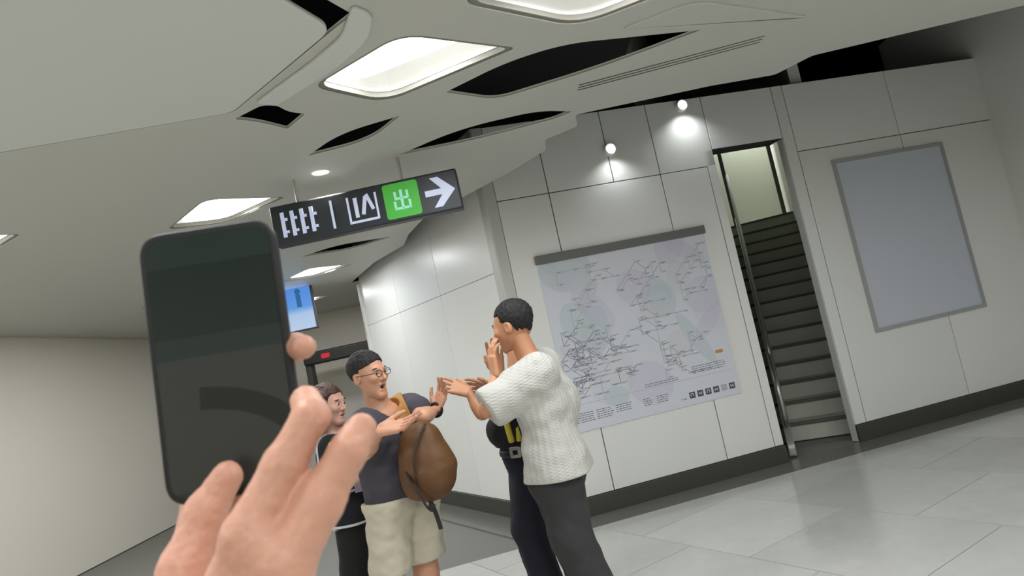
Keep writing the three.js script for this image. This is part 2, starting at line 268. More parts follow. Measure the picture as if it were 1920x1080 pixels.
// ------------------------------------------------------------ things on the walls
{
  const t = thing('wall_map', 'large pale transit map with a grey top rail on the white wall', 'map', [CORNER[0], 0, CORNER[1]], A_R);
  const x0 = 0.325, x1 = 1.9, y0 = 0.68, y1 = 2.2;
  const tex = canvasTexture(1536, 1480, (g, w, h) => {
    g.fillStyle = '#dfe1ea'; g.fillRect(0, 0, w, h);
    let s2 = 11; const R = () => { s2 = (s2 * 1664525 + 1013904223) >>> 0; return s2 / 4294967296; };
    for (let i = 0; i < 26; i++) { g.fillStyle = ['rgba(190,206,212,.45)', 'rgba(205,200,222,.4)', 'rgba(214,214,220,.5)'][i % 3]; g.beginPath(); g.ellipse(R() * w, R() * h * 0.85, 90 + R() * 200, 60 + R() * 140, R() * 3, 0, 7); g.fill(); }
    const cols = ['#b0b6bd', '#b8c0c4', '#c2b8c4', '#aebfc4', '#a5adb5', '#c4bfb2'];
    g.lineCap = 'round'; g.lineJoin = 'round';
    for (let i = 0; i < 46; i++) {      // the lines of the network
      let x = w * (0.04 + 0.9 * R()), y = h * (0.12 + 0.62 * R()); const bottom = i > 26;
      if (bottom) { x = w * (0.02 + 0.34 * R()); y = h * (0.5 + 0.28 * R()); }
      g.strokeStyle = bottom ? '#5c6066' : cols[i % 6]; g.lineWidth = bottom ? 4 : 6; g.beginPath(); g.moveTo(x, y);
      const stops = [[x, y]];
      for (let k = 0; k < 5; k++) { const a = Math.floor(R() * 8) * Math.PI / 4, l = (bottom ? 30 : 60) + R() * 110; x += Math.cos(a) * l; y += Math.sin(a) * l; x = Math.min(Math.max(x, 30), w - 60); y = Math.min(Math.max(y, 80), h * 0.81); g.lineTo(x, y); stops.push([x, y]); }
      g.stroke();
      for (const [sx, sy] of stops) { g.fillStyle = '#eeeff4'; g.strokeStyle = bottom ? '#50545a' : '#8a8f96'; g.lineWidth = 2.5; g.beginPath(); g.arc(sx, sy, 7, 0, 7); g.fill(); g.stroke(); g.fillStyle = '#7b7f88'; g.fillRect(sx + 12, sy - 4, 26 + R() * 30, 4); g.fillRect(sx + 12, sy + 4, 20 + R() * 20, 3); }
    }
    g.fillStyle = '#b9b0c4'; g.fillRect(w * 0.03, h * 0.845, w * 0.94, 3);
    g.fillStyle = '#c79a4a'; g.beginPath(); g.roundRect(w * 0.90, h * 0.715, 74, 30, 12); g.fill();
    const dash = (x, y, n, ww) => { g.fillStyle = '#5d6068'; for (let r = 0; r < n; r++) { let q = x; while (q < x + ww) { const l = 8 + R() * 22; g.fillRect(q, y + r * 18, l, 6); q += l + 7; } } };
    dash(w * 0.03, h * 0.895, 5, 150); dash(w * 0.15, h * 0.895, 5, 130); dash(w * 0.26, h * 0.895, 4, 130); dash(w * 0.42, h * 0.9, 4, 60); dash(w * 0.5, h * 0.9, 4, 90);
    dash(w * 0.74, h * 0.78, 4, 300); dash(w * 0.45, h * 0.82, 2, 300); dash(w * 0.64, h * 0.955, 1, 50);
    for (let k = 0; k < 6; k++) {       // the row of pictogram squares
      const x = w * (0.69 + k * 0.049), y = h * 0.925; g.fillStyle = k === 4 ? '#aeb4ba' : '#45484e'; g.fillRect(x, y, 54, 54);
      g.fillStyle = '#c3c6d0'; g.fillRect(x + 12, y + 14, 8, 26); g.fillRect(x + 34, y + 14, 8, 26); if (k % 2) g.fillRect(x + 20, y + 22, 14, 9); else g.fillRect(x + 18, y + 10, 18, 8);
    }
  });
  mesh('sheet', box(x1 - x0, y1 - y0 - 0.07, 0.012, (x0 + x1) / 2, (y0 + y1 - 0.07) / 2, 0.006), std([255, 255, 255], 0.35, { map: tex }), t);
  mesh('top_rail', rbox(x1 - x0 + 0.02, 0.075, 0.045, 0.008, (x0 + x1) / 2, y1 - 0.035, 0.022), std([112, 112, 108], 0.4), t);
}
{ // pale panel that continues the wall right of the stairs
  const t = thing('wall_poster', 'plain pale blue-grey poster on the wall right of the stairs', 'poster', [CORNER[0], 0, CORNER[1]], A_R);
  mesh('sheet', box(1.2, 1.6, 0.012, 4.0, 1.75, 0.006), std([208, 212, 222], 0.4), t);
  mesh('frame', merge([box(1.26, 0.03, 0.03, 4.0, 2.565, 0.012), box(1.26, 0.03, 0.03, 4.0, 0.935, 0.012), box(0.03, 1.6, 0.03, 3.385, 1.75, 0.012), box(0.03, 1.6, 0.03, 4.615, 1.75, 0.012)]), std([170, 171, 170], 0.4), t);
}
{ // hanging sign, facing the camera
  const t = thing('hanging_sign', 'dark hanging direction sign with white symbols, green square and right arrow', 'sign', [-0.745, 2.48, -4], 0);
  const W = 1.13, Hh = 0.245, face = 0.047;
  const body = mesh('housing', rbox(W, Hh, 0.09, 0.012), std([40, 45, 50], 0.45), t);
  const ink = std([205, 212, 232], 0.6, { emissive: srgb(205, 212, 240), emissiveIntensity: 0.25 });
  const flat = (shape, d = 0.006) => new THREE.ExtrudeGeometry(shape, { depth: d, bevelEnabled: false, curveSegments: 10 }).translate(0, 0, face - 0.002);
  const bar = (x, y, w, h, a = 0) => new THREE.BoxGeometry(w, h, 0.006).rotateZ(a).translate(x, y, face);
  // the first group of blurred white characters: a row of upright strokes
  for (let k = 0; k < 4; k++) mesh('character', merge([bar(-0.495 + k * 0.058, 0, 0.022, 0.15), bar(-0.482 + k * 0.058, 0.03, 0.03, 0.016), bar(-0.482 + k * 0.058, -0.045, 0.03, 0.016)]), ink, t);
  mesh('divider', bar(-0.2, 0, 0.014, 0.17), ink, t);
  // the lift and escalator pictogram: a frame of two uprights and a figure stroke
  mesh('pictogram', merge([bar(-0.1, 0, 0.012, 0.16), bar(-0.02, -0.075, 0.17, 0.014), bar(-0.055, 0.01, 0.022, 0.12), bar(-0.005, 0.015, 0.022, 0.11, -0.25), bar(0.03, 0.03, 0.02, 0.1, 0.3), bar(0.068, 0, 0.012, 0.16)]), ink, t);
  const sq = mesh('exit_square', flat(roundPath([[0.115, -0.105], [0.325, -0.105], [0.325, 0.105], [0.115, 0.105]], 0.02)), std([70, 172, 58], 0.5, { emissive: srgb(70, 172, 58), emissiveIntensity: 0.25 }), t);
  mesh('exit_mark', merge([bar(0.22, 0, 0.016, 0.12), bar(0.22, -0.05, 0.1, 0.014), bar(0.22, 0.01, 0.08, 0.014), bar(0.176, -0.03, 0.014, 0.05), bar(0.264, -0.03, 0.014, 0.05), bar(0.184, 0.03, 0.014, 0.045), bar(0.256, 0.03, 0.014, 0.045)].map((g) => g.translate(0, 0, 0.005))), std([165, 225, 205], 0.5, { emissive: srgb(165, 225, 205), emissiveIntensity: 0.25 }), sq);
  mesh('arrow', flat(new THREE.Shape([[0.36, -0.018], [0.46, -0.018], [0.4, -0.09], [0.45, -0.09], [0.54, 0], [0.45, 0.09], [0.4, 0.09], [0.46, 0.018], [0.36, 0.018]].map((p) => new THREE.Vector2(...p)))), ink, t);
  for (const x of [-0.4, 0.235]) mesh('hanger', new THREE.CylinderGeometry(0.01, 0.01, 0.18, 10).translate(x, Hh / 2 + 0.08, 0), M.steelMatt, t);
}
{ // lit blue sign deep in the corridor
  const t = thing('lit_sign', 'bright blue lit sign beside the dark phone', 'sign', [-2.66, 0, -8.3]);
  mesh('housing', rbox(0.50, 0.72, 0.08, 0.01, 0, 2.58, 0), std([60, 62, 66], 0.5), t);
  const blue = canvasTexture(128, 192, (g, w, h) => { const l = g.createLinearGradient(0, 0, 0, h); l.addColorStop(0, '#5a90f0'); l.addColorStop(0.6, '#62a4f2'); l.addColorStop(0.72, '#b9d4f7'); l.addColorStop(1, '#c6dcfa'); g.fillStyle = l; g.fillRect(0, 0, w, h); g.fillStyle = '#2a6ea8'; g.fillRect(78, 72, 16, 44); g.beginPath(); g.arc(86, 62, 10, 0, 7); g.fill(); });
  mesh('screen', box(0.47, 0.69, 0.01, 0, 2.58, 0.042), std([40, 40, 40], 0.4, { map: blue, emissiveMap: blue, emissive: new THREE.Color(1, 1, 1), emissiveIntensity: 0.72 }), t);
  const l = new THREE.RectAreaLight(srgb(140, 185, 245), 1.2, 0.42, 0.68); l.position.set(0, 2.58, 0.055); l.rotation.y = Math.PI; l.castShadow = true; t.add(l);

}
{ // dark overhead unit with a red indicator at the corridor's end
  const t = thing('gate_unit', 'dark unit with a red indicator behind the man in the grey shirt', 'gate', [-3.05, 0, -11]);
  mesh('housing', rbox(1.1, 0.2, 0.3, 0.03, 0.1, 1.98, 0), std([32, 34, 30], 0.5), t);
  mesh('post', merge([rbox(0.1, 1.9, 0.2, 0.02, -0.4, 0.95, 0), rbox(0.1, 1.9, 0.2, 0.02, 0.6, 0.95, 0)]), std([60, 58, 52], 0.5), t);
  mesh('indicator_light', rbox(0.14, 0.08, 0.03, 0.01, -0.08, 1.98, 0.155), std([150, 30, 40], 0.4, { emissive: srgb(190, 30, 50), emissiveIntensity: 0.5 }), t);
}

// ------------------------------------------------------------ bodies: distance fields meshed by surface nets
const V = (a) => new THREE.Vector3(...a);
const add = (a, b, k = 1) => [a[0] + b[0] * k, a[1] + b[1] * k, a[2] + b[2] * k];
const sub = (a, b) => [a[0] - b[0], a[1] - b[1], a[2] - b[2]];
const dot = (a, b) => a[0] * b[0] + a[1] * b[1] + a[2] * b[2];
const cross = (a, b) => [a[1] * b[2] - a[2] * b[1], a[2] * b[0] - a[0] * b[2], a[0] * b[1] - a[1] * b[0]];
const unit = (a) => { const l = Math.hypot(...a) || 1; return [a[0] / l, a[1] / l, a[2] / l]; };
const mix3 = (a, b, t) => [a[0] + (b[0] - a[0]) * t, a[1] + (b[1] - a[1]) * t, a[2] + (b[2] - a[2]) * t];
const smin = (a, b, k) => { const h = Math.max(k - Math.abs(a - b), 0) / k; return Math.min(a, b) - h * h * k * 0.25; };
const smax = (a, b, k) => -smin(-a, -b, k);
const cap = (a, b, ra, rb = ra, k = 0.03) => ({ a, b, ra, rb, k, ab: sub(b, a), l2: Math.max(1e-9, dot(sub(b, a), sub(b, a))) });
function capDist(c, x, y, z) {
  const px = x - c.a[0], py = y - c.a[1], pz = z - c.a[2], ab = c.ab;
  let t = (px * ab[0] + py * ab[1] + pz * ab[2]) / c.l2; t = t < 0 ? 0 : t > 1 ? 1 : t;
  const dx = px - ab[0] * t, dy = py - ab[1] * t, dz = pz - ab[2] * t;
  return Math.sqrt(dx * dx + dy * dy + dz * dz) - (c.ra + (c.rb - c.ra) * t);
}
function field(caps, inflate = 0) { return (x, y, z) => { let d = 1e3; for (const c of caps) { const e = capDist(c, x, y, z); d = d > 1e2 ? e : smin(d, e, c.k); } return d - inflate; }; }
function boundsOf(caps, pad) {
  const lo = [1e9, 1e9, 1e9], hi = [-1e9, -1e9, -1e9];
  for (const c of caps) for (const [p, r] of [[c.a, c.ra], [c.b, c.rb]]) for (let i = 0; i < 3; i++) { lo[i] = Math.min(lo[i], p[i] - r - pad); hi[i] = Math.max(hi[i], p[i] + r + pad); }
  return [lo, hi];
}
function nets(f, [lo, hi], h, uvAxis) {
  const n = [0, 1, 2].map((i) => Math.max(2, Math.ceil((hi[i] - lo[i]) / h) + 1)), [nx, ny, nzz] = n;
  const val = new Float32Array(nx * ny * nzz), at = (i, j, k) => (k * ny + j) * nx + i;
  for (let k = 0; k < nzz; k++) for (let j = 0; j < ny; j++) for (let i = 0; i < nx; i++) {
    const edge = i === 0 || j === 0 || k === 0 || i === nx - 1 || j === ny - 1 || k === nzz - 1;
    const v = f(lo[0] + i * h, lo[1] + j * h, lo[2] + k * h); val[at(i, j, k)] = edge ? Math.max(v, h * 0.2) : v;
  }
  const id = new Int32Array(val.length).fill(-1), pos = [], idx = [];
  const E = [[0, 1], [2, 3], [4, 5], [6, 7], [0, 2], [1, 3], [4, 6], [5, 7], [0, 4], [1, 5], [2, 6], [3, 7]];
  const v = new Array(8);
  for (let k = 0; k + 1 < nzz; k++) for (let j = 0; j + 1 < ny; j++) for (let i = 0; i + 1 < nx; i++) {
    let m = 0;
    for (let c = 0; c < 8; c++) { v[c] = val[at(i + (c & 1), j + ((c >> 1) & 1), k + (c >> 2))]; if (v[c] < 0) m |= 1 << c; }
    if (m === 0 || m === 255) continue;
    let s = [0, 0, 0], q = 0;
    for (const [a, b] of E) if ((v[a] < 0) !== (v[b] < 0)) {
      const t = v[a] / (v[a] - v[b]); q++;
      s[0] += (a & 1) + ((b & 1) - (a & 1)) * t; s[1] += ((a >> 1) & 1) + (((b >> 1) & 1) - ((a >> 1) & 1)) * t; s[2] += (a >> 2) + ((b >> 2) - (a >> 2)) * t;
    }
    id[at(i, j, k)] = pos.length / 3;
    pos.push(lo[0] + (i + s[0] / q) * h, lo[1] + (j + s[1] / q) * h, lo[2] + (k + s[2] / q) * h);
  }
  const quad = (a, b, c, d, flip) => { if (a < 0 || b < 0 || c < 0 || d < 0) return; flip ? idx.push(a, c, b, a, d, c) : idx.push(a, b, c, a, c, d); };
  for (let k = 1; k + 1 < nzz; k++) for (let j = 1; j + 1 < ny; j++) for (let i = 1; i + 1 < nx; i++) {
    const s = val[at(i, j, k)] < 0;
    if (s !== val[at(i + 1, j, k)] < 0) quad(id[at(i, j - 1, k - 1)], id[at(i, j, k - 1)], id[at(i, j, k)], id[at(i, j - 1, k)], !s);
    if (s !== val[at(i, j + 1, k)] < 0) quad(id[at(i - 1, j, k - 1)], id[at(i - 1, j, k)], id[at(i, j, k)], id[at(i, j, k - 1)], !s);
    if (s !== val[at(i, j, k + 1)] < 0) quad(id[at(i - 1, j - 1, k)], id[at(i, j - 1, k)], id[at(i, j, k)], id[at(i - 1, j, k)], !s);
  }
  const g = new THREE.BufferGeometry(), nor = new Float32Array(pos.length), uv = new Float32Array(pos.length / 3 * 2), e = h * 0.5;
  for (let i = 0; i < pos.length; i += 3) {
    const [x, y, z] = [pos[i], pos[i + 1], pos[i + 2]];
    const q = unit([f(x + e, y, z) - f(x - e, y, z), f(x, y + e, z) - f(x, y - e, z), f(x, y, z + e) - f(x, y, z - e)]);
    nor.set(q, i);
    uv[i / 3 * 2] = uvAxis ? Math.atan2(x - uvAxis[0], z - uvAxis[1]) * 0.17 : x + z; uv[i / 3 * 2 + 1] = y;
  }
  g.setAttribute('position', new THREE.Float32BufferAttribute(pos, 3)); g.setAttribute('normal', new THREE.BufferAttribute(nor, 3)); g.setAttribute('uv', new THREE.BufferAttribute(uv, 2)); g.setIndex(idx);
  return g;
}
const wrinkle = (f, amp, fx, fy, o) => (x, y, z) => { const d = f(x, y, z); return d > 0.05 || d < -0.05 ? d : d + amp * (nz(x * fx + o, y * fy + x * 6, z * fx) + 0.5 * nz(x * fx * 2.3, y * fy * 2 + o, z * fx * 2.3)); };

// a hand: w wrist, d finger direction, n the way the palm faces, side the direction of the thumb (+1 / -1 along n x d)
function handCaps(w, d0, n0, t, s = 1, curl = [0.3, 0.3, 0.35, 0.4, 0.45], spread = 1) {
  const d = unit(d0), n = unit(sub(n0, d.map((v) => v * dot(n0, d)))), side = cross(n, d).map((v) => v * t), out = [];
  const P = (a, b, c) => add(add(add(w, d, a * s), side, b * s), n, c * s);
  const kx = [0.031, 0.011, -0.010, -0.029], ky = [0.084, 0.088, 0.084, 0.076], len = [[0.043, 0.026, 0.021], [0.047, 0.029, 0.022], [0.043, 0.028, 0.021], [0.034, 0.021, 0.019]], rad = [0.0092, 0.0094, 0.0088, 0.0078];
  for (let i = 0; i < 4; i++) out.push(cap(P(0, kx[i] * 0.55, 0), P(ky[i], kx[i], -0.002), 0.0155 * s, 0.0118 * s, 0.012 * s));
  for (let i = 0; i < 4; i++) {
    let p = P(ky[i], kx[i], -0.002), ang = curl[i + 1] * 0.5; const lean = (kx[i] / 0.031) * 0.16 * spread;
    for (let j = 0; j < 3; j++) {
      const dir = unit(add(add(d.map((v) => v * Math.cos(ang)), n, Math.sin(ang)), side, lean)), q = add(p, dir, len[i][j] * s), r = rad[i] * (1 - j * 0.09) * s;
      out.push(cap(p, q, r, r * 0.92, 0.005 * s)); p = q; ang += curl[i + 1] * [1, 0.8, 0][j];
    }
  }
  const c = curl[0], t1 = P(0.012, 0.02, 0.006), t2 = P(0.045, 0.046, 0.012 + c * 0.015), t3 = P(0.075, 0.062 - c * 0.02, 0.016 + c * 0.035), t4 = P(0.1, 0.070 - c * 0.045, 0.018 + c * 0.05);
  out.push(cap(t1, t2, 0.016 * s, 0.0115 * s, 0.014 * s), cap(t2, t3, 0.0112 * s, 0.0098 * s, 0.005 * s), cap(t3, t4, 0.0098 * s, 0.0082 * s, 0.004 * s));
  return out;
}
const handMesh = (caps, h = 0.0035) => nets(field(caps), boundsOf(caps, 0.012), h);

// a head: centre c, forward f, tilt of the up axis u; open = how far the mouth is open
function headParts(c, f0, u0 = [0, 1, 0], s = 1, open = 0, soft = 1) {
  const f = unit(f0), u = unit(sub(u0, f.map((v) => v * dot(u0, f)))), r = cross(u, f);
  const loc = (x, y, z) => { const p = [x - c[0], y - c[1], z - c[2]]; return [dot(p, r) / s, dot(p, u) / s, dot(p, f) / s]; };
  const world = (a, b, e) => add(add(add(c, r, a * s), u, b * s), f, e * s);
  const el = (p, q, R) => { const a = (p[0] - q[0]) / R[0], b = (p[1] - q[1]) / R[1], e = (p[2] - q[2]) / R[2], k = Math.hypot(a, b, e); return (k - 1) * Math.min(...R) * (k < 1 ? 1 : 1); };
  const C = (a, b, ra, rb) => cap(a, b, ra, rb);
  const brow = C([-0.034, 0.022, 0.083 - (1 - soft) * 0.015], [0.034, 0.022, 0.083 - (1 - soft) * 0.015], 0.012, 0.012), nose1 = C([0, 0.012, 0.095], [0, -0.026, 0.112 - (1 - soft) * 0.01], 0.008 * soft, 0.0115 * soft), nose2 = C([-0.011 * soft, -0.03, 0.098], [0.011 * soft, -0.03, 0.098], 0.0085 * soft, 0.0085 * soft);
  const lip1 = C([-0.018, -0.056, 0.089], [0.018, -0.056, 0.089], 0.0072, 0.0072), lip2 = C([-0.015, -0.068 - open, 0.087], [0.015, -0.068 - open, 0.087], 0.0082, 0.0082), chin = C([-0.012, -0.096 - open, 0.075], [0.012, -0.096 - open, 0.075], 0.019, 0.019);
  const fld = (x, y, z) => {
    const p = loc(x, y, z); let d = el(p, [0, 0.03, -0.008], [0.077, 0.092, 0.098]);
    d = smin(d, el(p, [0, -0.045 - open * 0.5, 0.03], [0.06, 0.07 + open * 0.5, 0.062]), 0.04);
    d = smin(d, capDist(chin, ...p), 0.03); d = smin(d, capDist(brow, ...p), 0.02);
    for (const e of [-1, 1]) { d = smin(d, el(p, [0.038 * e, -0.018, 0.075], [0.022, 0.018, 0.016]), 0.025); d = smax(d, -(Math.hypot(p[0] - 0.032 * e, (p[1] - 0.004) * 1.2, p[2] - 0.103) - 0.016), 0.012); }
    d = smin(d, capDist(nose1, ...p), 0.01); d = smin(d, capDist(nose2, ...p), 0.008); d = smin(d, capDist(lip1, ...p), 0.008); d = smin(d, capDist(lip2, ...p), 0.008);
    if (open) d = smax(d, -el(p, [0, -0.062 - open * 0.5, 0.092], [0.017, 0.005 + open * 0.45, 0.03]), 0.004);
    for (const e of [-1, 1]) d = smin(d, smax(el(p, [0.079 * e, -0.008, -0.008], [0.011, 0.032, 0.021]), -el(p, [0.09 * e, -0.006, 0.002], [0.008, 0.018, 0.011]), 0.006), 0.006);
    return d * s;
  };
  const R = 0.135 * s + open, bounds = [[c[0] - R, c[1] - R - 0.02, c[2] - R], [c[0] + R, c[1] + R, c[2] + R]];
  return { fld, loc, world, el, s, bounds, geo: () => nets(fld, bounds, 0.0042) };
}
function eyes(hd, parent, base, skinLid) {
  for (const e of [-1, 1]) {
    const w = sub(hd.world(0.032 * e, 0.004, 0.081), base), ip = sub(hd.world(0.032 * e, 0.004, 0.0905), base);
    const eye = mesh('eye', new THREE.SphereGeometry(0.0125 * hd.s, 16, 12).translate(...w), std([225, 220, 214], 0.3), parent);
    mesh('iris', new THREE.SphereGeometry(0.0062 * hd.s, 12, 10).translate(...ip), std([30, 20, 15], 0.25), eye);
    const b = [-1, 0, 1].map((k) => sub(hd.world((0.034 + k * 0.016) * e, 0.03 - k * k * 0.003, 0.093 - Math.abs(k) * 0.004 - (k > 0 ? 0.004 : 0)), base));
    mesh('eyebrow', tube(b, 0.0036 * hd.s, 10, 6), std([28, 22, 20], 0.8), parent);
  }
}
const relocate = (g, b) => g.translate(-b[0], -b[1], -b[2]);
function torsoCaps(J) { // J: pelvis, chest, neck, left = unit vector to the person's left; widths
  const { pelvis, chest, neck, left } = J, w = J.w ?? 1, mid = mix3(pelvis, chest, 0.5);
  return [cap(add(pelvis, left, -0.065 * w), add(pelvis, left, 0.065 * w), 0.105 * w, 0.105 * w, 0.08), cap(add(mid, left, -0.05 * w), add(mid, left, 0.05 * w), 0.098 * w, 0.098 * w, 0.1),
    cap(add(chest, left, -0.08 * w), add(chest, left, 0.08 * w), 0.108 * w, 0.108 * w, 0.1), cap(J.sR, J.sL, 0.058 * w, 0.058 * w, 0.09), cap(mix3(chest, neck, 0.6), J.head, 0.06, 0.05, 0.05)];
}
function legCaps(hip, knee, ankle, toe, k = 1) { return [cap(hip, knee, 0.088 * k, 0.058 * k, 0.04), cap(knee, mix3(knee, ankle, 0.4), 0.056 * k, 0.056 * k, 0.03), cap(mix3(knee, ankle, 0.35), ankle, 0.055 * k, 0.036 * k, 0.03), cap(ankle, toe, 0.036, 0.026, 0.03)]; }
function armCaps(s, e, w, k = 1) { return [cap(s, e, 0.05 * k, 0.038 * k, 0.04), cap(e, mix3(e, w, 0.35), 0.038 * k, 0.037 * k, 0.02), cap(mix3(e, w, 0.3), w, 0.037 * k, 0.025 * k, 0.02)]; }
const below = (f, y0, soft = 0.01) => (x, y, z) => smax(f(x, y, z), y - y0, soft);
const above = (f, y0, soft = 0.01) => (x, y, z) => smax(f(x, y, z), y0 - y, soft);
function shoe(ankle, toe, base, parent, mat) {
  const d = unit(sub([toe[0], 0, toe[2]], [ankle[0], 0, ankle[2]])), heel = add([ankle[0], 0.045, ankle[2]], d, -0.04), tip = add([ankle[0], 0.04, ankle[2]], d, 0.17);
  const cs = [cap(heel, tip, 0.045, 0.038, 0.03), cap(heel, [ankle[0], 0.1, ankle[2]], 0.045, 0.045, 0.04)];
  mesh('shoe', relocate(nets(above(field(cs), 0.004, 0.006), boundsOf(cs, 0.02), 0.008), base), mat, parent);
}

// skin with a little mottling
const skinTex = noiseTexture(128, [235, 232, 230], 22, 4, [6, 6]);
const skin = (c) => std(c, 0.5, { map: skinTex, sheen: 0.15, sheenColor: new THREE.Color(1, 0.8, 0.7) });
const cloth = (c, bump, bs = 0.002, rough = 0.9) => std(c, rough, bump ? { bumpMap: bump, bumpScale: bs } : {});
const weave = noiseTexture(128, [128, 128, 128], 90, 30, [5, 5], false);
const knit = (() => { // textured knit: staggered rows of small raised lozenges
  const n = 128, d = new Uint8Array(n * n * 4);
  for (let y = 0; y < n; y++) for (let x = 0; x < n; x++) { const a = Math.sin((x / n) * Math.PI * 8 + (Math.floor(y / 16) % 2) * Math.PI) * Math.sin((y / n) * Math.PI * 8), v = 128 + 110 * Math.max(-0.7, a); for (let c = 0; c < 3; c++) d[(y * n + x) * 4 + c] = v; d[(y * n + x) * 4 + 3] = 255; }
  const t = new THREE.DataTexture(d, n, n); t.wrapS = t.wrapT = THREE.RepeatWrapping; t.magFilter = THREE.LinearFilter; t.repeat.set(9, 9); t.needsUpdate = true; return t;
})();
const hairMat = std([20, 18, 18], 0.75), hairWarm = std([58, 34, 25], 0.6);
const SK1 = skin([212, 158, 128]), SK2 = skin([208, 150, 112]), SK4 = skin([222, 172, 152]), SKF = skin([222, 166, 140]);

// ---- man in the charcoal T-shirt
{
  const base = [-0.55, 0, -3.15], fwd = unit([0.76, 0, 0.65]), left = [0.65, 0, -0.76];
  const pelvis = [-0.6925, 0.9397, -3.17], chest = [-0.7106, 1.214, -3.17], neck = [-0.7053, 1.382, -3.16], headC = [-0.7262, 1.511, -3.12];
  const sR = [-0.7594, 1.281, -3.07], sL = [-0.6009, 1.304, -3.28], eR = [-0.7672, 1.182, -2.98], wR = [-0.6507, 1.276, -2.82], eL = [-0.5035, 1.279, -3.05], wL = [-0.4663, 1.286, -3.22];
  const hR = [-0.7423, 0.9063, -3.1], hL = [-0.6474, 0.8697, -3.22], kR = [-0.7778, 0.6404, -3.05], kL = [-0.6539, 0.5741, -3.2];
  const aR = [kR[0] - 0.0, 0.09, -3.07], aL = [kL[0] + 0.01, 0.09, -3.24], tR = add(aR, [0.1, -0.06, 0.08]), tL = add(aL, [0.1, -0.06, 0.08]);
  const t = thing('person', 'man in charcoal T-shirt and beige shorts gesturing with both palms up, mouth open', 'person', base);
  const hd = headParts(headC, [0.86, -0.06, 0.5], [-0.05, 1, 0.02], 0.87, 0.016);
  const J = { pelvis, chest, neck, left, sR, sL, head: headC, w: 0.95 };
  const caps = [...torsoCaps(J), ...legCaps(hR, kR, aR, tR), ...legCaps(hL, kL, aL, tL), ...armCaps(sR, eR, wR, 0.95), ...armCaps(sL, eL, wL, 0.95)];
  const hr = handCaps(wR, [0.95, 0.06, 0.1], [-0.1, 0.9, 0.5], 1, 1.0, [-0.1, 0.15, 0.2, 0.3, 0.35]), hl = handCaps(wL, [0.5, 0.8, 0.1], [-0.4, 0.45, 0.8], 1, 0.86, [0.1, 0.25, 0.3, 0.35, 0.4]);
  mesh('body', relocate(merge([nets(field(caps, -0.004), boundsOf(caps, 0.03), 0.012), hd.geo(), handMesh(hr), handMesh(hl)]), base), SK1, t);
  eyes(hd, t, base);
  const shirtCaps = [...torsoCaps(J), cap(sR, mix3(sR, eR, 0.62), 0.07, 0.072, 0.04), cap(sL, mix3(sL, eL, 0.42), 0.066, 0.068, 0.04)].filter((c) => c.b !== headC);
  let f = wrinkle(field(shirtCaps, 0.013), 0.007, 9, 14, 2);
  const hem = [-0.7241, 0.9242, -3.15][1]; const nk = field([cap(add(add(neck, fwd, 0.03), [0, -0.03, 0]), headC, 0.078, 0.085)]);
  const ft = (x, y, z) => smax(smax(f(x, y, z), hem - y, 0.012), -nk(x, y, z), 0.012);
  mesh('shirt', relocate(nets(ft, boundsOf(shirtCaps, 0.05), 0.01, [pelvis[0], pelvis[2]]), base), cloth([62, 58, 66], weave, 0.001), t);
  const shortCaps = [cap(add(pelvis, left, -0.07), add(pelvis, left, 0.07), 0.112, 0.112, 0.06), cap(hR, [-0.779, 0.6442, -3.06], 0.098, 0.086, 0.03), cap(hL, [-0.6559, 0.589, -3.2], 0.1, 0.09, 0.03)];
  const fs = below(wrinkle(field(shortCaps, 0.008), 0.010, 10, 16, 8), hem + 0.03);
  const cut = [-0.716, 0.6386, -3.13][1];
  mesh('shorts', relocate(nets(above(fs, cut), boundsOf(shortCaps, 0.05), 0.009, [pelvis[0], pelvis[2]]), base), cloth([186, 178, 158], weave, 0.001), t);
  const hairF = (x, y, z) => { const p = hd.loc(x, y, z), g = nz(x * 90, y * 60, z * 90) * 0.005; const q = hd.el(p, [0, 0.043, -0.014], [0.086, 0.092, 0.104]) + g; const line = p[1] - (p[2] > 0.01 ? 0.055 - Math.min(0.02, Math.abs(p[0]) * 0.2) + (p[2] - 0.03) * 0.25 : p[2] > -0.045 ? 0.012 : -0.05); return smax(q, -line, 0.012) * hd.s; };
  mesh('hair', relocate(nets(hairF, hd.bounds.map((b, i) => b.map((v) => v + (i ? 0.02 : -0.02))), 0.005), base), hairMat, t);
  { // glasses
    const rim = std([30, 28, 30], 0.35), gl = [];
    for (const e of [-1, 1]) { const pts = []; for (let k = 0; k <= 16; k++) { const a = k / 16 * Math.PI * 2; pts.push(sub(hd.world(0.033 * e + Math.cos(a) * 0.024, 0.004 + Math.sin(a) * 0.017, 0.108), base)); } gl.push(tube(pts, 0.0016, 40, 6), tube([hd.world(0.057 * e, 0.008, 0.106), hd.world(0.08 * e, 0.006, 0.05), hd.world(0.084 * e, 0.004, -0.01)].map((p) => sub(p, base)), 0.0016, 20, 6)); }
    gl.push(tube([hd.world(-0.01, 0.008, 0.112), hd.world(0, 0.01, 0.115), hd.world(0.01, 0.008, 0.112)].map((p) => sub(p, base)), 0.0016, 8, 6));
    mesh('glasses', merge(gl), rim, t);
  }
  const wd = unit(sub(wL, eL)), q = new THREE.Quaternion().setFromUnitVectors(V([0, 0, 1]), V(wd)), wp = sub(mix3(wL, eL, 0.06), base);
  const band = mesh('watch', new THREE.TorusGeometry(0.031, 0.007, 8, 28).applyQuaternion(q).translate(...wp), std([26, 24, 26], 0.4), t);
  mesh('watch_face', new THREE.CylinderGeometry(0.016, 0.016, 0.01, 18).rotateX(0.2).translate(...add(wp, [0.008, -0.012, 0.032])), std([40, 38, 40], 0.2), band);
  mesh('mouth', new THREE.SphereGeometry(0.017, 14, 10).scale(1, 0.8, 0.5).translate(...sub(hd.world(0, -0.07, 0.066), base)), std([62, 18, 20], 0.6), t);
